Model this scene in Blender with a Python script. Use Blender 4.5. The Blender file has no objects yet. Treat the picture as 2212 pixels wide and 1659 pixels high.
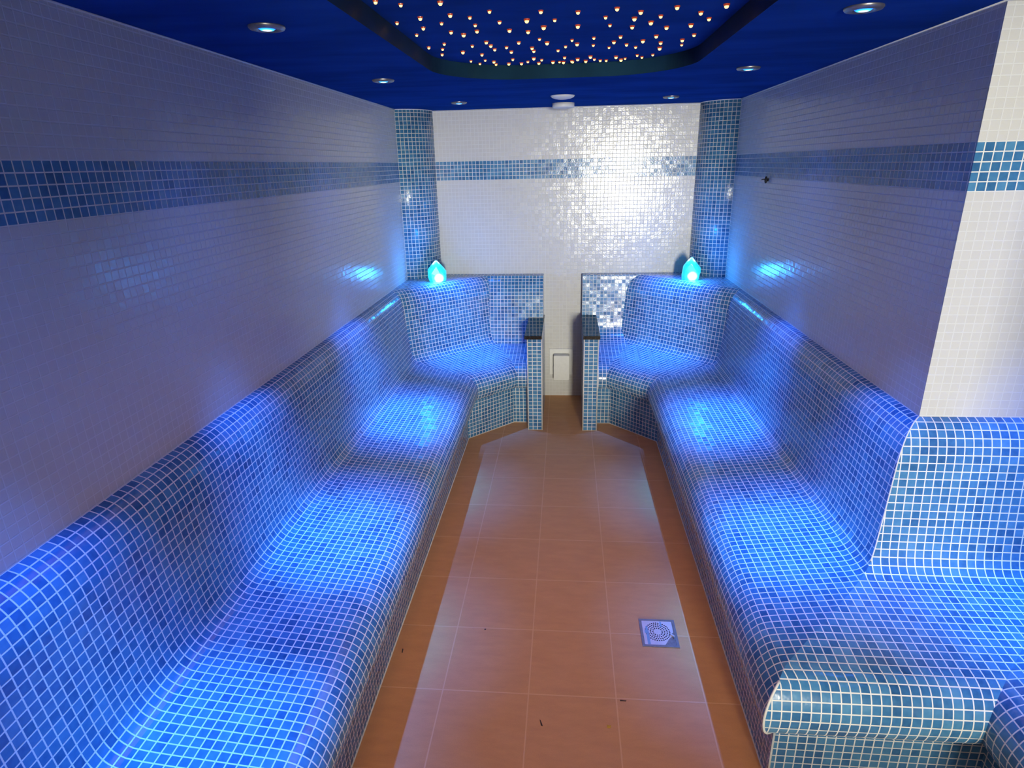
import bpy, bmesh, math, random
from mathutils import Vector, Matrix
random.seed(7)
scn = bpy.context.scene
C = scn.collection

# ------------------------------------------------------------------ measures
XL, XR, XA = -1.083, 1.080, 1.631          # left wall, right pier, alcove wall
YP = -2.632                                # pier face towards the camera
YF = -4.95                                 # wall behind the camera
ZC = 2.0205                                # ceiling
ZW = .930                                  # top of the benches at the walls
ZB, DB = 1.575, .1243                      # blue band
P = .025                                   # mosaic pitch
CAM = dict(p=(.019, -4.4492, 1.6683), yaw=.0906, pitch=-.3399, roll=-.0227, f=1338.08)

def unrot(x, y, z):
    cy, sy = math.cos(CAM['yaw']), math.sin(CAM['yaw'])
    cp, sp = math.cos(CAM['pitch']), math.sin(CAM['pitch'])
    cr, sr = math.cos(CAM['roll']), math.sin(CAM['roll'])
    x, z = cr*x - sr*z, sr*x + cr*z
    y, z = cp*y - sp*z, sp*y + cp*z
    x, y = cy*x - sy*y, sy*x + cy*y
    return Vector((x, y, z))

# ------------------------------------------------------------------ materials
def new_mat(name):
    m = bpy.data.materials.new(name); m.use_nodes = True
    nt = m.node_tree; b = nt.nodes['Principled BSDF']
    return m, nt, b

class N:
    """tiny helper for node maths"""
    def __init__(s, nt): s.nt = nt
    def node(s, t, **k):
        n = s.nt.nodes.new(t)
        for a, v in k.items(): setattr(n, a, v)
        return n
    def put(s, sock, v):
        if isinstance(v, bpy.types.NodeSocket): s.nt.links.new(v, sock)
        else: sock.default_value = v
    def m(s, op, a, b=0., c=None, clamp=False):
        n = s.node('ShaderNodeMath', operation=op, use_clamp=clamp)
        s.put(n.inputs[0], a); s.put(n.inputs[1], b)
        if c is not None: s.put(n.inputs[2], c)
        return n.outputs[0]
    def mix(s, f, a, b):
        n = s.node('ShaderNodeMix', data_type='RGBA')
        s.put(n.inputs['Factor'], f)
        s.put(n.inputs[6], a if isinstance(a, bpy.types.NodeSocket) else (*a, 1)[:4])
        s.put(n.inputs[7], b if isinstance(b, bpy.types.NodeSocket) else (*b, 1)[:4])
        return n.outputs[2]
    def mixf(s, f, a, b):
        n = s.node('ShaderNodeMix', data_type='FLOAT')
        s.put(n.inputs[0], f); s.put(n.inputs[2], a); s.put(n.inputs[3], b)
        return n.outputs[0]
    def ramp(s, f, stops):
        n = s.node('ShaderNodeValToRGB'); s.put(n.inputs[0], f)
        r = n.color_ramp
        while len(r.elements) < len(stops): r.elements.new(.5)
        for e, (p, c) in zip(r.elements, stops): e.position = p; e.color = (*c, 1)
        return n.outputs[0]

BLUE = [(0., (.011, .053, .14)), (.2, (.028, .112, .26)), (.48, (.050, .183, .365)), (.8, (.09, .26, .44)), (1., (.15, .34, .52))]
GROUT = (.74, .73, .70)

def tile_core(h, ux, vy, gw):
    """ux, vy in tiles; returns (tile mask, tile id vector, local vector)"""
    fx, fy = h.m('FRACT', ux), h.m('FRACT', vy)
    ix, iy = h.m('FLOOR', ux), h.m('FLOOR', vy)
    ex = h.m('MINIMUM', fx, h.m('SUBTRACT', 1., fx))
    ey = h.m('MINIMUM', fy, h.m('SUBTRACT', 1., fy))
    # rounded corner distance
    e = h.m('MINIMUM', ex, ey)
    sm = h.node('ShaderNodeMapRange', interpolation_type='SMOOTHSTEP')
    h.put(sm.inputs[0], e); sm.inputs[1].default_value = gw*.72; sm.inputs[2].default_value = gw*1.28
    cid = h.node('ShaderNodeCombineXYZ'); h.put(cid.inputs[0], ix); h.put(cid.inputs[1], iy)
    return sm.outputs[0], cid.outputs[0]

def finish_tiles(h, b, mask, cid, tilecol, groutcol, uvvec, rough, tilt, spec=.5, bump=.25):
    nt = h.nt
    wn = h.node('ShaderNodeTexWhiteNoise', noise_dimensions='3D'); h.put(wn.inputs['Vector'], cid)
    h.put(b.inputs['Base Color'], h.mix(mask, groutcol, tilecol))
    h.put(b.inputs['Roughness'], h.mixf(mask, .75, rough))
    h.put(b.inputs['Specular IOR Level'], spec)
    # pillow + glaze bump
    ns = h.node('ShaderNodeTexNoise'); ns.inputs['Scale'].default_value = 110; ns.inputs['Detail'].default_value = 0
    h.put(ns.inputs['Vector'], uvvec)
    hgt = h.m('ADD', h.m('MULTIPLY', mask, 1.), h.m('MULTIPLY', ns.outputs[0], .6))
    bp = h.node('ShaderNodeBump'); bp.inputs['Strength'].default_value = bump; bp.inputs['Distance'].default_value = .001
    h.put(bp.inputs['Height'], hgt)
    # every tile is set at a slightly different tilt
    sub = h.node('ShaderNodeVectorMath', operation='SUBTRACT'); h.put(sub.inputs[0], wn.outputs['Color']); sub.inputs[1].default_value = (.5, .5, .5)
    sc = h.node('ShaderNodeVectorMath', operation='SCALE'); h.put(sc.inputs[0], sub.outputs[0]); h.put(sc.inputs['Scale'], h.m('MULTIPLY', mask, tilt))
    ad = h.node('ShaderNodeVectorMath', operation='ADD'); h.put(ad.inputs[0], bp.outputs[0]); h.put(ad.inputs[1], sc.outputs[0])
    nm = h.node('ShaderNodeVectorMath', operation='NORMALIZE'); h.put(nm.inputs[0], ad.outputs[0])
    h.put(b.inputs['Normal'], nm.outputs[0])

def blue_colour(h, cid, uvvec):
    wn = h.node('ShaderNodeTexWhiteNoise', noise_dimensions='3D')
    of = h.node('ShaderNodeVectorMath', operation='ADD'); h.put(of.inputs[0], cid); of.inputs[1].default_value = (13.7, 5.1, 2.2)
    h.put(wn.inputs['Vector'], of.outputs[0])
    ns = h.node('ShaderNodeTexNoise'); ns.inputs['Scale'].default_value = 60; ns.inputs['Detail'].default_value = 1; ns.inputs['Roughness'].default_value = .6
    h.put(ns.inputs['Vector'], uvvec)
    big = h.node('ShaderNodeTexNoise'); big.inputs['Scale'].default_value = 7; big.inputs['Detail'].default_value = 0
    h.put(big.inputs['Vector'], uvvec)
    f = h.m('ADD', h.m('ADD', h.m('MULTIPLY', wn.outputs['Value'], .42), .10), h.m('MULTIPLY', ns.outputs[0], .38))
    f = h.m('ADD', f, h.m('MULTIPLY', h.m('SUBTRACT', big.outputs[0], .5), .45), clamp=True)
    return h.ramp(f, BLUE)

def uv_of(h):
    uv = h.node('ShaderNodeTexCoord').outputs['UV']
    sp = h.node('ShaderNodeSeparateXYZ'); h.put(sp.inputs[0], uv)
    return uv, sp.outputs[0], sp.outputs[1]

def make_blue():
    m, nt, b = new_mat('blue_glass_mosaic'); h = N(nt)
    uv, u, v = uv_of(h)
    mask, cid = tile_core(h, h.m('DIVIDE', u, P), h.m('DIVIDE', v, P), .064)
    finish_tiles(h, b, mask, cid, blue_colour(h, cid, uv), GROUT, uv, .20, .075, .5, .45)
    return m

def make_wall():
    m, nt, b = new_mat('white_mosaic_with_blue_band'); h = N(nt)
    uv, u, v = uv_of(h)
    PW, PB = .0257, DB/5
    below = h.m('LESS_THAN', v, ZB); above = h.m('GREATER_THAN', v, ZB+DB)
    band = h.m('MULTIPLY', h.m('SUBTRACT', 1., below), h.m('SUBTRACT', 1., above))
    vb = h.m('DIVIDE', h.m('SUBTRACT', v, ZB), PW)
    vt = h.m('ADD', h.m('DIVIDE', h.m('SUBTRACT', v, ZB+DB), PW), 40)
    vm = h.m('ADD', h.m('DIVIDE', h.m('SUBTRACT', v, ZB), PB), 20)
    vv = h.mixf(above, h.mixf(band, vb, vm), vt)
    mask, cid = tile_core(h, h.m('DIVIDE', u, P), vv, .06)
    wn = h.node('ShaderNodeTexWhiteNoise', noise_dimensions='3D'); h.put(wn.inputs['Vector'], cid)
    white = h.ramp(wn.outputs['Value'], [(0, (.575, .568, .556)), (1, (.597, .59, .578))])
    tc = h.mix(band, white, blue_colour(h, cid, uv))
    gc = h.mix(band, (.625, .63, .63), GROUT)
    finish_tiles(h, b, mask, cid, tc, gc, uv, .19, .034, .42, .5)
    return m

def make_floor():
    m, nt, b = new_mat('terracotta_floor_tile'); h = N(nt)
    uv, u, v = uv_of(h)
    T, TY = .290, .3027
    mask, cid = tile_core(h, h.m('DIVIDE', h.m('ADD', u, .385), T), h.m('DIVIDE', h.m('ADD', v, 1.030), TY), .0075)
    wn = h.node('ShaderNodeTexWhiteNoise', noise_dimensions='3D'); h.put(wn.inputs['Vector'], cid)
    mp = h.node('ShaderNodeMapping'); h.put(mp.inputs[0], uv); mp.inputs['Scale'].default_value = (1, 3.2, 1); mp.inputs['Rotation'].default_value = (0, 0, .5)
    ns = h.node('ShaderNodeTexNoise'); ns.inputs['Scale'].default_value = 9; ns.inputs['Detail'].default_value = 6; ns.inputs['Roughness'].default_value = .65
    h.put(ns.inputs['Vector'], mp.outputs[0])
    fine = h.node('ShaderNodeTexNoise'); fine.inputs['Scale'].default_value = 320; fine.inputs['Detail'].default_value = 1
    h.put(fine.inputs['Vector'], uv)
    f = h.m('ADD', h.m('MULTIPLY', ns.outputs[0], .75), h.m('MULTIPLY', wn.outputs['Value'], .1))
    f = h.m('ADD', f, h.m('MULTIPLY', h.m('SUBTRACT', fine.outputs[0], .5), .35), clamp=True)
    col = h.ramp(f, [(.15, (.58, .285, .11)), (.5, (.68, .34, .135)), (.85, (.77, .40, .17))])
    h.put(b.inputs['Base Color'], h.mix(mask, (.76, .43, .21), col))
    h.put(b.inputs['Roughness'], .55)
    bp = h.node('ShaderNodeBump'); bp.inputs['Strength'].default_value = .35; bp.inputs['Distance'].default_value = .002
    h.put(bp.inputs['Height'], h.m('ADD', h.m('MULTIPLY', mask, .5), ns.outputs[0])); h.put(b.inputs['Normal'], bp.outputs[0])
    return m

def make_ceiling():
    m, nt, b = new_mat('deep_blue_ceiling_paint'); h = N(nt)
    g = h.node('ShaderNodeNewGeometry')
    mp = h.node('ShaderNodeMapping'); h.put(mp.inputs[0], g.outputs['Position']); mp.inputs['Scale'].default_value = (1, 3, 1)
    ns = h.node('ShaderNodeTexNoise'); ns.inputs['Scale'].default_value = 2.2; ns.inputs['Detail'].default_value = 4
    h.put(ns.inputs['Vector'], mp.outputs[0])
    h.put(b.inputs['Base Color'], h.ramp(ns.outputs[0], [(.3, (.010, .044, .21)), (.7, (.014, .062, .29))]))
    h.put(b.inputs['Roughness'], .5); h.put(b.inputs['Specular IOR Level'], 0.)
    bp = h.node('ShaderNodeBump'); bp.inputs['Strength'].default_value = .25; bp.inputs['Distance'].default_value = .01
    h.put(bp.inputs['Height'], ns.outputs[0]); h.put(b.inputs['Normal'], bp.outputs[0])
    return m

def plain(name, col, rough=.5, metal=0., noise=.0, scale=40, spec=.5):
    m, nt, b = new_mat(name); h = N(nt)
    if noise:
        g = h.node('ShaderNodeTexCoord')
        ns = h.node('ShaderNodeTexNoise'); ns.inputs['Scale'].default_value = scale; ns.inputs['Detail'].default_value = 3
        h.put(ns.inputs['Vector'], g.outputs['Object'])
        lo = tuple(c*(1-noise) for c in col); hi = tuple(min(1, c*(1+noise)) for c in col)
        h.put(b.inputs['Base Color'], h.ramp(ns.outputs[0], [(.3, lo), (.7, hi)]))
    else: b.inputs['Base Color'].default_value = (*col, 1)
    b.inputs['Roughness'].default_value = rough; b.inputs['Metallic'].default_value = metal
    b.inputs['Specular IOR Level'].default_value = spec
    return m

def glow(name, col, strength):
    m, nt, b = new_mat(name)
    b.inputs['Base Color'].default_value = (*[min(1, c) for c in col], 1)
    b.inputs['Emission Color'].default_value = (*col, 1); b.inputs['Emission Strength'].default_value = strength
    b.inputs['Roughness'].default_value = .3
    return m

def make_crystal():
    m, nt, b = new_mat('glowing_cyan_crystal'); h = N(nt)
    g = h.node('ShaderNodeTexCoord')
    sp = h.node('ShaderNodeSeparateXYZ'); h.put(sp.inputs[0], g.outputs['Object'])
    ns = h.node('ShaderNodeTexNoise'); ns.inputs['Scale'].default_value = 22; ns.inputs['Detail'].default_value = 2
    h.put(ns.inputs['Vector'], g.outputs['Object'])
    # the bulb sits low inside the stone: brightest round it, and again at the thin tip
    d = h.node('ShaderNodeVectorMath', operation='DISTANCE'); h.put(d.inputs[0], g.outputs['Object']); d.inputs[1].default_value = (.010, -.045, .026)
    core = h.m('SUBTRACT', 1., h.m('DIVIDE', d.outputs['Value'], .048), clamp=True)
    d2 = h.node('ShaderNodeVectorMath', operation='DISTANCE'); h.put(d2.inputs[0], g.outputs['Object']); d2.inputs[1].default_value = (-.004, -.012, .118)
    tip = h.m('SUBTRACT', 1., h.m('DIVIDE', d2.outputs['Value'], .040), clamp=True)
    f = h.m('ADD', h.m('MAXIMUM', core, tip), h.m('MULTIPLY', h.m('SUBTRACT', ns.outputs[0], .55), .25), clamp=True)
    col = h.ramp(f, [(0., (.014, .58, .80)), (.28, (.05, .80, .95)), (.50, (.9, 1., 1.))])
    h.put(b.inputs['Emission Color'], col); b.inputs['Emission Strength'].default_value = 1.3
    b.inputs['Base Color'].default_value = (.01, .06, .08, 1); b.inputs['Roughness'].default_value = .25
    return m

def make_granite():
    m, nt, b = new_mat('black_polished_granite'); h = N(nt)
    g = h.node('ShaderNodeTexCoord')
    ns = h.node('ShaderNodeTexNoise'); ns.inputs['Scale'].default_value = 260; ns.inputs['Detail'].default_value = 2
    h.put(ns.inputs['Vector'], g.outputs['Object'])
    h.put(b.inputs['Base Color'], h.ramp(ns.outputs[0], [(.5, (.006, .007, .007)), (.75, (.05, .055, .05))]))
    b.inputs['Roughness'].default_value = .07; b.inputs['Specular IOR Level'].default_value = .6
    return m

M_BLUE, M_WALL, M_FLOOR, M_CEIL = make_blue(), make_wall(), make_floor(), make_ceiling()
M_EDGE = plain('satin_recess_edge', (.012, .055, .105), .5, noise=.3, scale=5)
M_GROUT = plain('white_grout_bead', (.66, .64, .60), .7, noise=.08)
M_CAULK = plain('white_sealant', (.62, .62, .62), .5, noise=.04)
M_GRANITE = make_granite()
M_STEEL = plain('brushed_steel', (.34, .31, .31), .5, .7, noise=.12, scale=90)
M_BEZEL = plain('satin_nickel_bezel', (.30, .28, .28), .38, .85, noise=.08, scale=60)
M_WHITE = plain('white_plastic', (.70, .70, .69), .4, noise=.03)
M_FILM = plain('white_protective_film', (.66, .60, .60), .45, noise=.07, scale=25)
M_PRINT = plain('light_blue_film_print', (.22, .38, .52), .5, noise=.1)
M_DARK = plain('dark_hole', (.012, .012, .018), .7, noise=.2)
M_BLACK = plain('black_rubber', (.015, .013, .013), .45, noise=.2)
M_PLASTER = plain('white_plaster', (.6, .58, .55), .7, noise=.05, scale=8)
M_CRYSTAL = make_crystal()
def make_lens():
    m, nt, b = new_mat('blue_lamp_lens'); h = N(nt)
    g = h.node('ShaderNodeTexCoord')
    d = h.node('ShaderNodeVectorMath', operation='LENGTH')
    mp = h.node('ShaderNodeMapping'); h.put(mp.inputs[0], g.outputs['Object']); mp.inputs['Scale'].default_value = (1, 1, 0)
    h.put(d.inputs[0], mp.outputs[0])
    h.put(b.inputs['Emission Color'], h.ramp(h.m('DIVIDE', d.outputs['Value'], .0225), [(.35, (1., 1., 1.)), (.62, (.05, .75, 1.)), (.9, (.01, .12, 1.))]))
    b.inputs['Emission Strength'].default_value = 1.6; b.inputs['Base Color'].default_value = (.05, .2, .5, 1)
    return m
M_LENS = make_lens()
M_STAR = glow('warm_star_point', (1., .58, .16), 3.2)
M_STARRIM = glow('amber_star_rim', (.42, .045, .01), .35)
M_YELLOW = plain('yellow_paint_fleck', (.60, .36, .02), .6, noise=.1)
M_DIRT = plain('dark_dirt', (.05, .03, .02), .8, noise=.2)

# ------------------------------------------------------------------ object helpers
def tag(o, label=None, cat=None, group=None, kind=None):
    for k, v in (('label', label), ('category', cat), ('group', group), ('kind', kind)):
        if v: o[k] = v
    return o

def link(name, me, mats, parent=None):
    o = bpy.data.objects.new(name, me); C.objects.link(o)
    for m in (mats if isinstance(mats, (list, tuple)) else [mats]): me.materials.append(m)
    if parent: o.parent = parent
    return o

def empty(name, loc):
    o = bpy.data.objects.new(name, None); C.objects.link(o); o.location = loc
    o.empty_display_size = .05
    bpy.context.view_layer.update()
    return o

def mesh_obj(name, bm, mats, parent=None, smooth=False, loc=None):
    me = bpy.data.meshes.new(name); bm.normal_update()
    if loc is not None: bmesh.ops.translate(bm, verts=bm.verts, vec=-Vector(loc))
    bm.to_mesh(me); bm.free()
    if smooth:
        for p in me.polygons: p.use_smooth = True
    o = link(name, me, mats, parent)
    if loc is not None: o.location = loc
    return o

def keep_world(o, parent):
    """parent an object whose mesh is in world coordinates to an Empty"""
    o.parent = parent; o.matrix_parent_inverse = Matrix.Translation(parent.location).inverted()
    return o

def add_box(bm, x0, x1, y0, y1, z0, z1, uvl=None, mi=0):
    v = [bm.verts.new(p) for p in ((x0,y0,z0),(x1,y0,z0),(x1,y1,z0),(x0,y1,z0),(x0,y0,z1),(x1,y0,z1),(x1,y1,z1),(x0,y1,z1))]
    fs = []
    for idx in ((0,3,2,1),(4,5,6,7),(0,1,5,4),(2,3,7,6),(1,2,6,5),(3,0,4,7)):
        f = bm.faces.new([v[i] for i in idx]); f.material_index = mi; fs.append(f)
    return fs

def box_uv(bm, off=(0, 0)):
    """metres, projected along the main axis of each face: u horizontal, v vertical"""
    bm.normal_update(); uvl = (bm.loops.layers.uv.active or bm.loops.layers.uv.new('UVMap'))
    for f in bm.faces:
        n = f.normal
        for l in f.loops:
            c = l.vert.co
            if abs(n.z) > .7: uv = (c.x, c.y)
            elif abs(n.x) > abs(n.y): uv = (c.y, c.z)
            else: uv = (c.x, c.z)
            l[uvl].uv = (uv[0]+off[0], uv[1]+off[1])

def lathe(bm, prof, seg=32, mi=0, cap0=True, cap1=True):
    rings = []
    for r, z in prof:
        rings.append([bm.verts.new((r*math.cos(2*math.pi*k/seg), r*math.sin(2*math.pi*k/seg), z)) for k in range(seg)])
    for a, b in zip(rings, rings[1:]):
        for k in range(seg):
            f = bm.faces.new((a[k], a[(k+1) % seg], b[(k+1) % seg], b[k])); f.material_index = mi
    if cap0: bm.faces.new(rings[0][::-1]).material_index = mi
    if cap1: bm.faces.new(rings[-1]).material_index = mi

def tube(bm, pts, r, seg=8):
    pts = [Vector(p) for p in pts]; rings = []
    for i, p in enumerate(pts):
        t = (pts[min(i+1, len(pts)-1)] - pts[max(i-1, 0)]).normalized()
        a = t.orthogonal().normalized() if i == 0 else (rings_a - t*rings_a.dot(t)).normalized()
        rings_a = a; b = t.cross(a)
        rings.append([bm.verts.new(p + r*(math.cos(2*math.pi*k/seg)*a + math.sin(2*math.pi*k/seg)*b)) for k in range(seg)])
    for A, B in zip(rings, rings[1:]):
        for k in range(seg): bm.faces.new((A[k], A[(k+1) % seg], B[(k+1) % seg], B[k]))
    bm.faces.new(rings[0][::-1]); bm.faces.new(rings[-1])

# ------------------------------------------------------------------ room shell
def shell(name, boxes, mat, uv=True):
    bm = bmesh.new()
    for b in boxes: add_box(bm, *b)
    if uv: box_uv(bm)
    o = mesh_obj(name, bm, mat); tag(o, kind='structure'); return o

TH = .12
shell('floor', [(XL-TH, XA+TH, YF-TH, TH, -.1, 0)], M_FLOOR)
shell('wall_left', [(XL-TH, XL, YF, 0, 0, ZC+.2)], M_WALL)
shell('wall_back', [(XL-TH, XR, 0, TH, 0, ZC+.2)], M_WALL)
shell('wall_right', [(XR, XA, YP, TH, 0, ZC+.2)], M_WALL)
shell('wall_alcove', [(XA, XA+TH, YF, TH, 0, ZC+.2)], M_WALL)
DX0, DX1, DZ = -.12, 1.30, 1.96  # opening's edges and sill, out of view, shaped to cut off the hall light
shell('wall_front', [(XL-TH, DX0, YF-TH, YF, 0, ZC+.2), (DX1, XA+TH, YF-TH, YF, 0, ZC+.2), (DX0, DX1, YF-TH, YF, DZ, ZC+.2), (DX0, DX1, YF-TH, YF, 0, .46)], M_WALL)

def recess_outline(n=14):
    """rounded slot in the ceiling, both ends bowed a little"""
    hx, y0, y1, r = .512, -1.485, -4.1, .34
    pts = []
    def arc(cx, cy, a0, a1):
        for k in range(n+1):
            a = a0 + (a1-a0)*k/n; pts.append((cx + r*math.cos(a), cy + r*math.sin(a)))
    arc(hx-r, y0-r, 0, math.pi/2); arc(-hx+r, y0-r, math.pi/2, math.pi)
    arc(-hx+r, y1+r, math.pi, 1.5*math.pi); arc(hx-r, y1+r, 1.5*math.pi, 2*math.pi)
    out = []
    for x, y in pts:      # bow of the ends
        b = .035*(1-(x/hx)**2)
        out.append((x, y + (b if y > -2.5 else -b)))
    return out
RO = recess_outline(); ZR = ZC + .056
def ceiling():
    bm = bmesh.new()
    rect = [(XL-TH, YF-TH), (XA+TH, YF-TH), (XA+TH, TH), (XL-TH, TH)]
    vo = [bm.verts.new((x, y, ZC)) for x, y in rect]; vi = [bm.verts.new((x, y, ZC)) for x, y in RO]
    ed = [bm.edges.new((vo[i], vo[(i+1) % 4])) for i in range(4)] + [bm.edges.new((vi[i], vi[(i+1) % len(vi)])) for i in range(len(vi))]
    bmesh.ops.triangle_fill(bm, edges=ed, use_beauty=True)
    for f in bm.faces:
        f.normal_update()
        if f.normal.z > 0: f.normal_flip()
    vt = [bm.verts.new((x, y, ZR)) for x, y in RO]
    for i in range(len(vi)):
        j = (i+1) % len(vi); f = bm.faces.new((vi[i], vi[j], vt[j], vt[i])); f.material_index = 1; f.smooth = True
    f = bm.faces.new(vt); f.normal_update()
    if f.normal.z > 0: f.normal_flip()
    # slab above
    vs = [bm.verts.new((x, y, ZC+.12)) for x, y in rect]; bm.faces.new(vs)
    for i in range(4):
        j = (i+1) % 4; bm.faces.new((vo[i], vo[j], vs[j], vs[i]))
    tag(mesh_obj('ceiling', bm, [M_CEIL, M_EDGE]), kind='structure')
ceiling()

# sealant lines where walls meet the ceiling
def trim(name, pts, r=.0035):
    bm = bmesh.new(); tube(bm, pts, r, 6); tag(mesh_obj(name, bm, M_CAULK, smooth=True), kind='structure')

RCOL = .205
def col_arc(side, r=RCOL, n=20, grow=0.):
    """plan of the quarter-round corner column, from side wall to back wall"""
    cx = XL if side < 0 else XR
    return [(cx - side*(r+grow)*math.sin(a), -(r+grow)*math.cos(a)) for a in [math.pi/2*k/n for k in range(n+1)]]

zc = ZC - .001
trim('trim_1', [(XL+.001, YF, zc), (XL+.001, -RCOL, zc)])
trim('trim_2', [(x, y, zc) for x, y in col_arc(-1)] + [(x, y-.001, zc) for x, y in col_arc(1)[::-1]])
trim('trim_3', [(XR-.001, -RCOL, zc), (XR-.001, YP, zc), (XA, YP-.001, zc)])

# ------------------------------------------------------------------ corner columns
def column(side, label):
    bm = bmesh.new(); uvl = (bm.loops.layers.uv.active or bm.loops.layers.uv.new('UVMap'))
    pl = col_arc(side); n = len(pl); z0, z1 = ZW-.005, ZC
    a = [bm.verts.new((x, y, z0)) for x, y in pl]; b = [bm.verts.new((x, y, z1)) for x, y in pl]
    L = RCOL*math.pi/2
    for i in range(n-1):
        f = bm.faces.new((a[i], a[i+1], b[i+1], b[i])); f.smooth = True
        for l, (k, z) in zip(f.loops, ((i, z0), (i+1, z0), (i+1, z1), (i, z1))):
            l[uvl].uv = (L*k/(n-1), z-ZB)
    cx = XL if side < 0 else XR
    for ring, z, rev in ((a, z0, True), (b, z1, False)):
        c = bm.verts.new((cx, 0, z))
        f = bm.faces.new(([c]+ring)[::-1] if rev else [c]+ring)
        for l in f.loops: l[uvl].uv = (l.vert.co.x, l.vert.co.y)
    o = mesh_obj('corner_column', bm, M_BLUE, loc=(cx, 0, z0))
    if side > 0: pass
    return tag(o, label, 'column', 'rounded corner columns by the back wall')
column(-1, 'left blue mosaic quarter-round column in the back corner, from bench shelf to ceiling')
column(1, 'right blue mosaic quarter-round column in the back corner, from bench shelf to ceiling')

# ------------------------------------------------------------------ benches
# profile: (z, distance from the foot line towards the wall) for the normal run
PROF = [(.25, 0), (.258, -.022), (.268, -.048), (.285, -.066), (.31, -.0765), (.34, -.0785), (.37, -.070), (.395, -.056), (.413, -.036), (.424, -.010),
        (.431, .03), (.438, .09), (.446, .16), (.454, .23), (.462, .29), (.469, .325)]
BACK = [(.469, .325), (.482, .345), (.503, .360), (.535, .370), (.58, .377), (.64, .385), (.70, .392), (.76, .399), (.815, .405), (.852, .413), (.882, .424), (.905, .440), (.921, .458), (.93, .482)]
BACKL = [.325, .328, .338, .345, .350, .358, .366, .374, .384, .396, .408, .425, .440]       # straight panel against the back wall
BACKR = [.325, .365, .400, .425, .438, .443, .447, .450, .452, .454, .455, .456, .457]

def catmull(vals, k=3):
    out = []
    n = len(vals)
    for i in range(n-1):
        p0, p1, p2, p3 = vals[max(i-1, 0)], vals[i], vals[i+1], vals[min(i+2, n-1)]
        for j in range(k):
            t = j/k
            out.append(tuple(.5*((2*b) + (-a+c)*t + (2*a-5*b+4*c-d)*t*t + (-a+3*b-3*c+d)*t**3) for a, b, c, d in zip(p0, p1, p2, p3)))
    out.append(tuple(vals[-1])); return out

def sag(c):
    """the handmade right bench has a lower, deeper lip at its near end"""
    t = min(1, max(0, (-c.y-2.0)/1.0)); t = t*t*(3-2*t)
    kz = [(0, 0), (.25, 1.9), (.27, 1.3), (.34, .75), (.42, .5), (.5, .3), (.93, 0), (9, 0)]
    for (a, wa), (b, wb) in zip(kz, kz[1:]):
        if a <= c.z <= b: return Vector((.014*t*min(1, max(0, (.60-c.x)/.045)) if .252 < c.z < .435 else 0, 0, -.024*t*(wa + (wb-wa)*(c.z-a)/(b-a))))
    return Vector((0, 0, 0))

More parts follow.
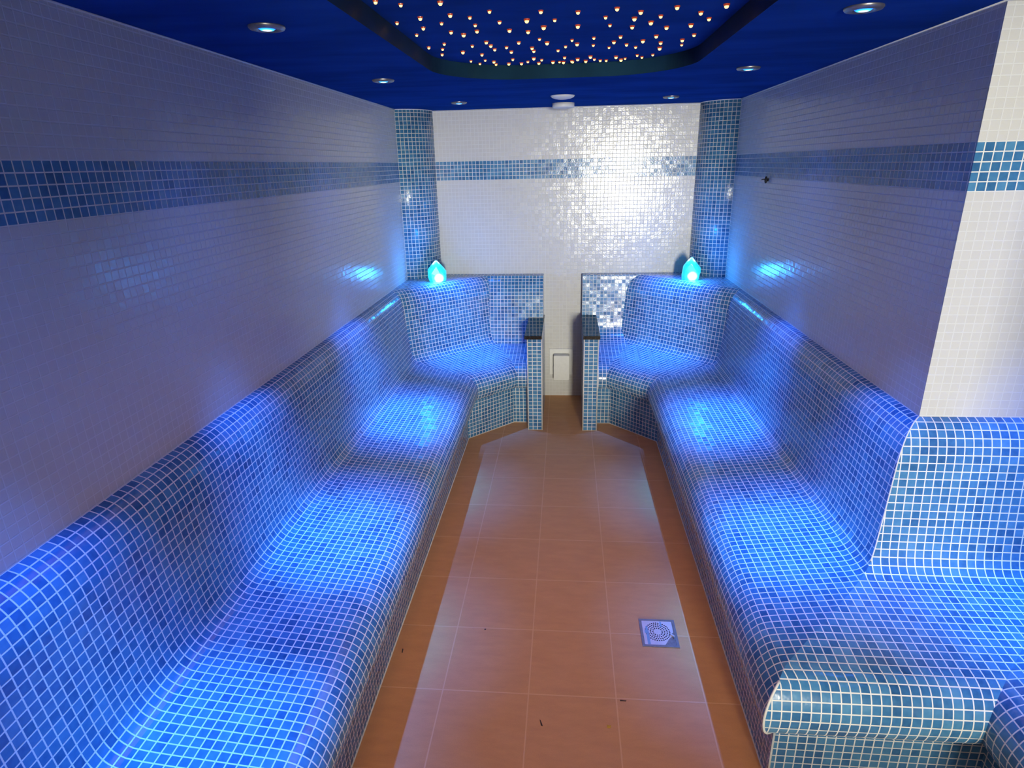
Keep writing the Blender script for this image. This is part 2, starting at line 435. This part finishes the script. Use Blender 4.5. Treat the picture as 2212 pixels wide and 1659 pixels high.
def bench(name, pts, wall, types, prof_back, label, x_seat, beads, near_end):
    """pts: foot line; wall: unit vectors towards the wall; types: 'n' run, 'd' diagonal, 'b' back panel"""
    pts = [Vector(p) for p in pts]; ns = len(pts)-1
    root = empty(name, (pts[2].x, pts[2].y - .6, 0)); tag(root, label, 'bench', 'tiled benches along both sides')
    def section(rows):
        """rows: list of (z, {type: s}) -> world points per corner per row, with arc length"""
        grid = []
        for z, sv in rows:
            line = []
            for k in range(ns+1):
                if k == 0:
                    n = wall[0]; line.append(Vector((pts[0].x, pts[0].y)) + sv[types[0]]*Vector(n))
                elif k == ns:
                    n = wall[-1]; line.append(Vector((pts[-1].x, pts[-1].y)) + sv[types[-1]]*Vector(n))
                else:
                    nA, nB = Vector(wall[k-1]), Vector(wall[k]); p = pts[k]
                    # X.nA = p.nA + sA ; X.nB = p.nB + sB
                    a, b_, c_, d_ = nA.x, nA.y, nB.x, nB.y
                    e, f = p.dot(nA)+sv[types[k-1]], p.dot(nB)+sv[types[k]]
                    det = a*d_-b_*c_
                    line.append(Vector(((e*d_-b_*f)/det, (a*f-e*c_)/det)))
            grid.append((z, line, sv))
        return grid
    arc0 = [0.]*ns
    # the tile grid runs on round the square corners: offsets that line the joints up at the mitres
    acc, v0, last = .25, 0, PROF[0]
    for z, sv in catmull(PROF)[1:]:
        acc += math.hypot(z-last[0], sv-last[1]); last = (z, sv)
        if sv < .2: v0 = acc - sv
    uoff = [.37*k for k in range(ns)]
    if ns > 3: uoff[2] = -((pts[3]-pts[2]).length + v0); uoff[3] = v0; uoff[4] = -v0
    def build(nm, rows, smooth, x_start=None):
        grid = section(rows)
        bm = bmesh.new(); uvl = (bm.loops.layers.uv.active or bm.loops.layers.uv.new('UVMap'))
        for k in range(ns):
            t = (pts[k+1]-pts[k]).normalized(); o0 = pts[k]
            arcs = [arc0[k]]
            for (z0, l0, s0), (z1, l1, s1) in zip(grid, grid[1:]):
                arcs.append(arcs[-1] + math.hypot(z1-z0, s1[types[k]]-s0[types[k]]))
            A, B = [], []
            for z, line, sv in grid:
                a, b_ = line[k].copy(), line[k+1].copy()
                if k == 0 and x_start is not None: a.x = x_start
                A.append(bm.verts.new((a.x, a.y, z))); B.append(bm.verts.new((b_.x, b_.y, z)))
            for i in range(len(grid)-1):
                f = bm.faces.new((A[i], B[i], B[i+1], A[i+1])); f.smooth = smooth
                for l in f.loops:
                    c = l.vert.co; row = i if l.vert in (A[i], B[i]) else i+1
                    l[uvl].uv = ((Vector((c.x, c.y))-o0).dot(t) + uoff[k], arcs[row])
            arc0[k] = arcs[-1]
            if k == 0:      # closing face at the armrest end
                w = Vector(wall[0]); base = pts[0] + w*.53
                z0 = grid[0][0]; z1 = grid[-1][0]
                xs = x_start if x_start is not None else pts[0].x
                q = [v.co.copy() for v in A] + [Vector((xs, base.y, z1)), Vector((xs, base.y, z0))]
                f = bm.faces.new([bm.verts.new(c) for c in q])
                for l in f.loops: l[uvl].uv = (l.vert.co.y, l.vert.co.z)
        bmesh.ops.recalc_face_normals(bm, faces=bm.faces)
        if ns > 3:
            for v in bm.verts: v.co += sag(v.co)
            if nm == 'base_panel':
                for f in bm.faces:
                    if abs(f.normal.z) < .5:
                        for l in f.loops: l[uvl].uv = (l[uvl].uv[0], l.vert.co.z)
        o = mesh_obj(nm, bm, M_BLUE); keep_world(o, root); return o
    same = lambda z, s: (z, dict(n=s, d=s, b=s))
    build('base_panel', [same(0, 0), same(.25, 0)], False, x_seat)
    rows = [same(z, s) for z, s in catmull(PROF)]
    build('seat', rows, True, x_seat)
    tri = [(z, s, bb) for (z, s), bb in zip(BACK[:-1], prof_back)]
    tri.append((.93, .482, prof_back[-1]))
    cm = catmull(tri)
    rows = [(z, dict(n=s, d=s, b=bb)) for z, s, bb in cm]
    build('backrest', rows, True)
    # shelf and top edge up to the wall
    top = [rows[-1], (.9305, dict(n=.4825, d=.70, b=.50)), (.9305, dict(n=.483, d=.905, b=.533))]
    o = build('shelf', top, False)
    for bp in beads:      # grout bead down the outer corner
        k = bp
        g = section([same(0, 0), same(.25, 0)] + [same(z, s) for z, s in catmull(PROF)] + [(z, dict(n=s, d=s, b=bb)) for z, s, bb in cm])
        for lo, hi, rad in ((0, .417, .0034), (.50, .94, .0021)):
            bm = bmesh.new(); tube(bm, [Vector((l[k].x, l[k].y, z)) + sag(Vector((l[k].x, l[k].y, z))) for z, l, sv in g if lo <= z <= hi], rad, 8)
            keep_world(mesh_obj('corner_bead', bm, M_GROUT, smooth=True), root)
    # grout line along the floor
    bm = bmesh.new()
    fl = [(p.x, p.y, .001) for p in pts]; fl[0] = (x_seat, pts[0].y, .001)
    tube(bm, fl, .0035, 6); keep_world(mesh_obj('floor_grout_line', bm, M_GROUT, smooth=True), root)
    return root

def unit(x, y): l = math.hypot(x, y); return (x/l, y/l)
def perp_left(p, q, towards):
    dx, dy = q[0]-p[0], q[1]-p[1]; n = unit(-dy, dx)
    return n if n[0]*towards[0]+n[1]*towards[1] > 0 else (-n[0], -n[1])

LP = [(-.138, -.531), (-.327, -.531), (-.602, -.815), (-.602, YF)]
bench('mosaic_bench', LP, [(0, 1), perp_left(LP[1], LP[2], (-1, 1)), (-1, 0)], 'bdn', BACKL,
      'long blue mosaic bench down the left wall, angled round the back left corner', -.2214, [], YF)
RP = [(.136, -.533), (.320, -.533), (.599, -.818), (.599, -3.112), (1.149, -3.112), (1.149, YF)]
bench('mosaic_bench', RP, [(0, 1), perp_left(RP[1], RP[2], (1, 1)), (1, 0), (0, 1), (1, 0)], 'bdnnn', BACKR,
      'blue mosaic bench on the right that turns into the near alcove at the white wall', .2268, [3], YF)

# ------------------------------------------------------------------ armrests
def armrest(x0, x1, sx0, sx1, label):
    cx = (x0+x1)/2; root = empty('armrest_wall', (cx, -.6575, 0)); tag(root, label, 'armrest', 'low armrest walls beside the steam outlet')
    y0, y1, h = -.6575, -.080, .6266
    bm = bmesh.new(); add_box(bm, x0, x1, y0, y1, 0, h); box_uv(bm)
    uvl = (bm.loops.layers.uv.active or bm.loops.layers.uv.new('UVMap'))
    for f in bm.faces:
        if f.normal.y < -.9:        # three tiles across the front
            for l in f.loops: l[uvl].uv = ((l.vert.co.x-x0)/(x1-x0)*.075, l.vert.co.z*.625/h)
        elif abs(f.normal.x) > .9:
            for l in f.loops: l[uvl].uv = (l.vert.co.y-y0, l.vert.co.z*.625/h)
    keep_world(mesh_obj('body', bm, M_BLUE), root)
    for x in (x0, x1):
        bm = bmesh.new(); tube(bm, [(x, y0, 0), (x, y0, h)], .0042, 8)
        keep_world(mesh_obj('corner_bead', bm, M_GROUT, smooth=True), root)
    bm = bmesh.new(); add_box(bm, sx0, sx1, -.676, -.080, h, h+.0225)
    bmesh.ops.bevel(bm, geom=bm.edges[:], offset=.0018, segments=2, affect='EDGES')
    o = keep_world(mesh_obj('granite_cap', bm, M_GRANITE), root); o['label'] = 'black polished granite cap'
armrest(-.2214, -.1307, -.240, -.129, 'left low armrest wall of blue mosaic with black granite cap')
armrest(.1382, .2268, .1315, .2365, 'right low armrest wall of blue mosaic with black granite cap')

# ------------------------------------------------------------------ steam outlet on the back wall
def outlet():
    root = empty('steam_outlet', (-.012, 0, .16)); tag(root, 'white plastic hooded outlet box low on the back wall between the armrests', 'outlet')
    x0, x1, z0, z1 = -.098, .074, .172, .372
    bm = bmesh.new()
    w = .024
    for b in ((x0, x1, -.012, 0, z1-w, z1), (x0, x0+w, -.012, 0, z0, z1-w), (x1-w, x1, -.012, 0, z0, z1-w), (x0+w, x1-w, -.004, 0, z0, z1-w)): add_box(bm, *b)
    bmesh.ops.remove_doubles(bm, verts=bm.verts, dist=.00001)
    keep_world(mesh_obj('frame', bm, M_WHITE), root)
    bm = bmesh.new(); add_box(bm, -.066, .048, -.072, -.004, .146, .336)
    bmesh.ops.bevel(bm, geom=bm.edges[:], offset=.004, segments=2, affect='EDGES')
    keep_world(mesh_obj('hood', bm, M_WHITE), root)
outlet()

# ------------------------------------------------------------------ ceiling fittings
def at_ceiling(name, x, y, prof, mat, label, cat):
    bm = bmesh.new(); lathe(bm, prof, 40); bmesh.ops.recalc_face_normals(bm, faces=bm.faces)
    bmesh.ops.translate(bm, verts=bm.verts, vec=(x, y, ZC))
    o = mesh_obj(name, bm, mat, smooth=False, loc=(x, y, ZC))
    for p in o.data.polygons: p.use_smooth = abs(p.normal.z) < .98
    return tag(o, label, cat)
at_ceiling('ceiling_vent', -.006, -.71, [(.066, 0), (.066, -.003), (.060, -.009), (.045, -.015), (.025, -.0185), (.006, -.020)], M_WHITE,
           'shallow white domed disc on the blue ceiling in front of the drum', 'vent')
at_ceiling('ceiling_drum', -.004, -.26, [(.068, 0), (.068, -.022), (.064, -.027), (.05, -.029)], M_WHITE,
           'short white drum on the blue ceiling next to the back wall top', 'vent')

def downlight(name='ceiling_downlight'):
    root = empty(name, (0, 0, ZC))
    bm = bmesh.new()
    prof = [(.046, 0), (.0465, -.003), (.043, -.0075), (.034, -.0095), (.026, -.008), (.0235, -.004), (.0235, 0)]
    lathe(bm, prof, 36, cap0=False, cap1=False); bmesh.ops.recalc_face_normals(bm, faces=bm.faces)
    b = mesh_obj('bezel', bm, M_BEZEL, root, smooth=True)
    bm = bmesh.new(); lathe(bm, [(.0225, -.001), (.0215, -.0055), (.016, -.009), (.008, -.0105), (.001, -.011)], 28); bmesh.ops.recalc_face_normals(bm, faces=bm.faces)
    l = mesh_obj('lamp_lens', bm, M_LENS, root, smooth=True); l['label'] = 'glowing blue lens'
    return root
def copy_thing(src, loc):
    c = src.copy(); C.objects.link(c); c.location = loc
    for ch in src.children:
        k = ch.copy(); C.objects.link(k); k.parent = c
    return c

DOWN = [(-.759, -2.684, 0), (-.761, -1.590, 0), (-.612, -.520, 0), (.615, -.470, 0), (.752, -1.577, 0), (.754, -2.614, 0)]
DL = ['blue downlight with nickel ring, left row, nearest to the viewer',
      'blue downlight with nickel ring, left row, second from the viewer',
      'small blue downlight, left row, closest to the back left column',
      'small blue downlight, right row, closest to the back right column',
      'blue downlight with nickel ring, right row, second from the viewer',
      'blue downlight with nickel ring, right row, nearest to the viewer']
base = downlight()
for i, (x, y, _) in enumerate(DOWN):
    o = base if i == 0 else copy_thing(base, (x, y, ZC))
    o.location = (x, y, ZC); tag(o, DL[i], 'downlight', 'blue downlights in the ceiling')

# stars in the recess: fibre points in the raised ceiling
A = [(162,5),(450,42),(900,15),(408,250),(672,192),(707,308),(632,388),(1013,158),(915,255),(1023,353),(1237,187),(1298,275),(1318,343),(1166,382),(1460,117),(1575,240),(1688,332),(1885,216),(1900,348),(2045,117),(2077,295),(2030,435),(2116,475),(770,530),(946,490),(927,549),(922,610),(1158,581),(1265,513),(1424,468),(1475,507),(1520,552),(1375,610),(1412,677),(1250,687),(1352,716),(1511,692),(1535,721),(1655,527),(1709,578),(1794,473),(1726,666),(1681,714),(1832,729),(1897,692),(1945,535),(1965,569),(1965,652),(2026,720),(2055,671),(2183,693)]
B = [(92,207),(345,118),(343,270),(645,176),(770,80),(692,263),(1027,116),(958,187),(934,280),(1137,230),(1244,164),(1307,285),(1423,64),(1680,125),(1769,191),(1572,259),(1960,43),(1606,367),(1478,423),(1471,477),(1195,380),(1243,453),(1232,511),(1050,432),(971,501),(807,388),(735,444),(682,506),(872,474),(517,401),(511,481),(280,426),(335,466),(210,496),(128,538),(199,615),(187,677),(147,700),(277,655),(285,696),(341,631),(425,673),(480,604),(522,634),(576,679),(650,651),(758,607),(803,655),(857,626),(988,591),(1039,612),(1157,585)]
px = [(780+x/5.267, y/5.267) for x, y in A] + [(1180+x/5.027, y/5.027) for x, y in B]
def star_mesh():
    bm = bmesh.new()
    lathe(bm, [(.0064, -.0050), (.0056, -.0082), (.0036, -.0104), (.0012, -.0112)], 12, mi=0, cap0=False)
    lathe(bm, [(.0092, 0), (.0088, -.0028), (.0064, -.0050)], 12, mi=1, cap0=False, cap1=False)
    bmesh.ops.recalc_face_normals(bm, faces=bm.faces)
    me = bpy.data.meshes.new('star_light'); bm.to_mesh(me); bm.free()
    me.materials.append(M_STAR); me.materials.append(M_STARRIM); return me
SM = star_mesh(); cp = Vector(CAM['p'])
for i, (u, v) in enumerate(px):
    r = unrot((u-1106)/CAM['f'], 1, -(v-829.5)/CAM['f']); t = (ZR-cp.z)/r.z; q = cp + r*t
    if q.y > -1.52: q.y = -1.52 - .004*(i % 3)
    o = bpy.data.objects.new('star_light', SM); C.objects.link(o); o.location = (q.x, q.y, ZR)
    s = random.uniform(.68, 1.02); o.scale = (s, s, s)
    tag(o, 'tiny warm yellow star light set in the recessed dark blue ceiling', 'star light', 'star lights in the ceiling recess')

# ------------------------------------------------------------------ crystal lamps on the shelves
def crystal(loc, outline, rz, label):
    bm = bmesh.new()
    cx = sum(p[0] for p in outline)/len(outline)
    lay = [(-.045, .62), (-.034, .90), (-.012, 1.), (.018, .98), (.040, .74)]
    rings = []
    for y, s in lay:
        rings.append([bm.verts.new((p[0]*s + random.uniform(-.002, .002), y + random.uniform(-.003, .003), max(0, p[1]*(1 if p[1] < .01 else .35+.65*s)))) for p in outline])
    n = len(outline)
    for a, b in zip(rings, rings[1:]):
        for k in range(n): bm.faces.new((a[k], a[(k+1) % n], b[(k+1) % n], b[k]))
    bm.faces.new(rings[0][::-1]); bm.faces.new(rings[-1]); bmesh.ops.recalc_face_normals(bm, faces=bm.faces)
    o = mesh_obj('crystal_lamp', bm, M_CRYSTAL); o.location = loc; o.rotation_euler.z = rz
    return tag(o, label, 'lamp', 'glowing crystal lamps on the corner shelves')
OUTL = [(-.050, 0), (-.060, .030), (-.061, .078), (-.035, .112), (-.008, .139), (.004, .141), (.025, .118), (.052, .086), (.063, .068), (.062, .022), (.060, .004), (.02, 0), (-.02, 0)]
OUTR = [(-.060, 0), (-.059, .030), (-.055, .086), (-.030, .120), (-.008, .142), (.002, .144), (.022, .118), (.045, .090), (.056, .074), (.058, .045), (.050, .008), (.048, 0), (0, 0)]
CL, CR = (-.857, -.278, ZW+.0005), (.843, -.268, ZW+.0005)
crystal(CL, OUTL, .25, 'glowing cyan crystal lamp on the left corner shelf by the column')
crystal(CR, OUTR, -.25, 'glowing cyan crystal lamp on the right corner shelf by the column')

# ------------------------------------------------------------------ small knob on the right wall
def knob():
    root = empty('wall_knob', (XR, -.905, 1.565)); tag(root, 'small black knob on the right wall just under the blue band', 'knob')
    bm = bmesh.new(); lathe(bm, [(.0075, 0), (.007, .008), (.006, .012)], 16); bmesh.ops.rotate(bm, verts=bm.verts, cent=(0, 0, 0), matrix=Matrix.Rotation(-math.pi/2, 3, 'Y'))
    bmesh.ops.recalc_face_normals(bm, faces=bm.faces); mesh_obj('stem', bm, M_BLACK, root, smooth=True)
    bm = bmesh.new(); bmesh.ops.create_icosphere(bm, subdivisions=3, radius=.0125); bmesh.ops.scale(bm, verts=bm.verts, vec=(.6, 1, 1.45)); bmesh.ops.translate(bm, verts=bm.verts, vec=(-.012, 0, 0))
    mesh_obj('head', bm, M_BLACK, root, smooth=True)
    bm = bmesh.new(); tube(bm, [(-.016, 0, .002), (-.026, .002, .003), (-.034, .003, .001)], .0026, 8); mesh_obj('pin', bm, M_BLACK, root, smooth=True)
knob()

# ------------------------------------------------------------------ floor drain with torn film
def drain():
    cx, cy = .3755, -2.535; w, d = .134, .145
    root = empty('floor_drain', (cx, cy, 0)); tag(root, 'square steel floor drain with torn white film near the right bench', 'drain')
    x0, x1, y0, y1 = -w/2, w/2, -d/2, d/2; b = .010
    bm = bmesh.new()
    for q in ((x0, x1, y0, y0+b, .0005, .004), (x0, x1, y1-b, y1, .0005, .004), (x0, x0+b, y0+b, y1-b, .0005, .004), (x1-b, x1, y0+b, y1-b, .0005, .004)): add_box(bm, *q)
    mesh_obj('frame', bm, M_STEEL, root)
    bm = bmesh.new(); add_box(bm, x0+b, x1-b, y0+b, y1-b, .0005, .0022); mesh_obj('grate', bm, M_STEEL, root)
    # film, with a torn front right corner and a curled tongue
    out = [(x0+.006, y1-.008), (x1-.012, y1-.009), (x1-.012, y1-.03), (x1-.013, y0+.078), (x1-.020, y0+.071), (x1-.015, y0+.0665), (x1-.012, y0+.06), (x1-.021, y0+.056), (x1-.033, y0+.043), (x1-.043, y0+.024), (x1-.052, y0+.010), (x0+.03, y0+.009), (x0+.008, y0+.010), (x0+.007, y0+.09), (x0+.010, y0+.097), (x0+.006, y0+.104)]
    bm = bmesh.new(); vb = [bm.verts.new((x, y, .0022)) for x, y in out]; vt = [bm.verts.new((x, y, .0034)) for x, y in out]
    bm.faces.new(vt[::-1]); bm.faces.new(vb)
    for i in range(len(out)): j = (i+1) % len(out); bm.faces.new((vb[i], vb[j], vt[j], vt[i]))
    bmesh.ops.recalc_face_normals(bm, faces=bm.faces); f = mesh_obj('protective_film', bm, M_FILM, root)
    bm = bmesh.new()
    g = [(x1-.027, y0+.062, .0036), (x1-.018, y0+.058, .008), (x1-.014, y0+.048, .012), (x1-.016, y0+.040, .013)]
    for i in range(3):
        a, c = Vector(g[i]), Vector(g[i+1]); wv = Vector((.0035*(3-i)/3+.001, .002, 0)); wd = Vector((.0035*(2-i)/3+.001, .002, 0)); up = Vector((0, 0, .0006))
        v = [bm.verts.new(p) for p in (a-wv, a+wv, c+wd, c-wd, a-wv+up, a+wv+up, c+wd+up, c-wd+up)]
        for idx in ((0,3,2,1),(4,5,6,7),(0,1,5,4),(2,3,7,6),(1,2,6,5),(3,0,4,7)): bm.faces.new([v[k] for k in idx])
    mesh_obj('torn_tongue', bm, M_FILM, root)
    # blue print strips on the film
    bm = bmesh.new()
    for q in ((x0+.021, x0+.031, y0+.012, y0+.071), (x0+.016, x0+.031, y0+.070, y0+.085), (x0+.021, x0+.029, y0+.084, y0+.104)): add_box(bm, q[0], q[1], q[2], q[3], .0034, .0037)
    mesh_obj('blue_print', bm, M_PRINT, root)
    bm = bmesh.new(); add_box(bm, x0+.077, x0+.083, y1-.040, y1-.012, .0034, .0037); mesh_obj('blue_print', bm, M_PRINT, root)
    # rings of holes
    bm = bmesh.new(); hx, hy = x0+.064, y0+.078
    for r, n in ((.0175, 13), (.0265, 20), (.0355, 27), (.0445, 34)):
        for k in range(n):
            a = 2*math.pi*k/n + r*40; x, y = hx+r*math.cos(a), hy+r*math.sin(a)*1.04
            if x > x1-.018: continue
            vs = [bm.verts.new((x+.0029*math.cos(t), y+.0029*math.sin(t), .0036)) for t in [2*math.pi*j/10 for j in range(10)]]
            vd = [bm.verts.new((v.co.x, v.co.y, .0032)) for v in vs]
            bm.faces.new(vs)
            for j in range(10): bm.faces.new((vd[j], vd[(j+1) % 10], vs[(j+1) % 10], vs[j]))
    mesh_obj('hole_rings', bm, M_DARK, root)
drain()

# a few flecks lying on the floor
def fleck(name, x, y, pts, mat, label, cat):
    bm = bmesh.new(); vt = [bm.verts.new((x+a, y+b, .0016)) for a, b in pts]; vb = [bm.verts.new((x+a, y+b, .0003)) for a, b in pts]
    bm.faces.new(vt); bm.faces.new(vb[::-1]); n = len(pts)
    for i in range(n): j = (i+1) % n; bm.faces.new((vb[i], vb[j], vt[j], vt[i]))
    bmesh.ops.recalc_face_normals(bm, faces=bm.faces)
    tag(mesh_obj(name, bm, mat, loc=(x, y, 0)), label, cat)
def on_floor(u, v):
    r = unrot((u-1106)/CAM['f'], 1, -(v-829.5)/CAM['f']); t = -cp.z/r.z; q = cp + r*t; return q.x, q.y
x, y = on_floor(1315.5, 1569.5)
fleck('yellow_fleck', x, y, [(-.007, -.004), (-.001, -.007), (.006, -.003), (.006, .005), (.001, .003), (-.006, .006)], M_YELLOW, 'small yellow fleck on the floor in front of the drain', 'fleck')
for u, v, lab, pts in ((1048, 1360, 'tiny dark speck on a floor joint left of centre', [(-.003, -.003), (.003, -.002), (.003, .003), (-.002, .003)]),
                       (1168, 1563, 'thin dark splinter lying on the floor near the front, centre', [(-.004, .014), (-.001, .012), (.006, -.006), (.007, -.010), (.001, -.008)]),
                       (1346, 1514, 'short dark dash on the floor joint beyond the yellow fleck', [(-.010, -.0018), (.009, -.002), (.011, .001), (-.009, .0022)]),
                       (869, 1406, 'small dark chip on the floor beside the left bench', [(-.002, .010), (.002, .008), (.004, -.010), (0, -.009)])):
    x, y = on_floor(u, v); fleck('dirt_speck', x, y, pts, M_DIRT, lab, 'speck')

# ------------------------------------------------------------------ light
def spot(loc, target, energy, col, size, blend, radius, name):
    d = bpy.data.lights.new(name, 'SPOT'); d.energy = energy; d.color = col; d.spot_size = size; d.spot_blend = blend; d.shadow_soft_size = radius
    o = bpy.data.objects.new(name, d); C.objects.link(o); o.location = loc
    o.rotation_euler = (Vector(target)-Vector(loc)).to_track_quat('-Z', 'Y').to_euler()
    return o
BLUEL = (.010, .31, 1.0)
def down(x, y, tx, ty, e=1.):
    # hot cyan core of the reflector lamp, its blue beam and a weak spill
    spot((x, y, ZC-.014), (tx, ty, .45), 120*e, (.02, .46, 1.0), math.radians(27), 1., .02, 'downlight_core')
    spot((x, y, ZC-.014), (tx, ty, .45), 215*e, (.03, .18, 1.0), math.radians(40.5), 1., .015, 'downlight_beam')
    spot((x, y, ZC-.014), (tx, ty, .45), 8*e, (.04, .16, 1.0), math.radians(105), 1., .015, 'downlight_spill')
for x, y, _ in DOWN:
    down(x, y, x*1.03, y+.06, .8 if y > -1 else 1.)
down(-.76, -3.62, -.80, -3.50); down(1.37, -2.93, 1.37, -2.92, .85); down(1.40, -4.0, 1.40, -4.0, .6)
for p in (CL, CR):
    d = bpy.data.lights.new('crystal_glow', 'POINT'); d.energy = 4.0; d.color = (.02, .28, 1.); d.shadow_soft_size = .03
    o = bpy.data.objects.new('crystal_glow', d); C.objects.link(o); o.location = (p[0]*.985, p[1]-.085, ZW+.07)
# bright lamp far down the hall beyond the unseen, light-shaping opening behind the camera
d = bpy.data.lights.new('hall_light', 'AREA'); d.shape = 'RECTANGLE'; d.size = .6; d.size_y = 1.5; d.energy = 84; d.color = (1., .965, .80); d.spread = math.radians(70)
o = bpy.data.objects.new('hall_light', d); C.objects.link(o); o.location = (1.18, -9.6, 1.30)
o.rotation_euler = (Vector((.1, 0, 1.1)) - o.location).to_track_quat('-Z', 'Y').to_euler()
# soft warm glow of the room's fibre stars
d = bpy.data.lights.new('star_field_glow', 'AREA'); d.shape = 'RECTANGLE'; d.size = .8; d.size_y = 2.2; d.energy = 6.0; d.spread = math.radians(120); d.color = (1., .50, .20)
o = bpy.data.objects.new('star_field_glow', d); C.objects.link(o); o.location = (0, -2.75, ZR-.01)

w = bpy.data.worlds.new('world'); scn.world = w; w.use_nodes = True
w.node_tree.nodes['Background'].inputs[0].default_value = (.95, 1, .9, 1); w.node_tree.nodes['Background'].inputs[1].default_value = .7

# ------------------------------------------------------------------ camera
cd = bpy.data.cameras.new('camera'); cam = bpy.data.objects.new('camera', cd); C.objects.link(cam)
cd.sensor_fit = 'HORIZONTAL'; cd.sensor_width = 36; cd.lens = CAM['f']/2212*36; cd.clip_start = .02
R, F, U = unrot(1, 0, 0), unrot(0, 1, 0), unrot(0, 0, 1)
cam.matrix_world = Matrix(((R.x, U.x, -F.x, CAM['p'][0]), (R.y, U.y, -F.y, CAM['p'][1]), (R.z, U.z, -F.z, CAM['p'][2]), (0, 0, 0, 1)))
scn.camera = cam
vs = scn.view_settings; vs.view_transform = 'Standard'; vs.look = 'None'; vs.exposure = 0; vs.gamma = 1; vs.use_curve_mapping = False
scn.cycles.max_bounces = 4; scn.cycles.diffuse_bounces = 4; scn.cycles.glossy_bounces = 2; scn.cycles.use_adaptive_sampling = True; scn.cycles.adaptive_threshold = .12; scn.cycles.adaptive_min_samples = 16; scn.cycles.sample_clamp_indirect = 6; scn.cycles.use_denoising = True
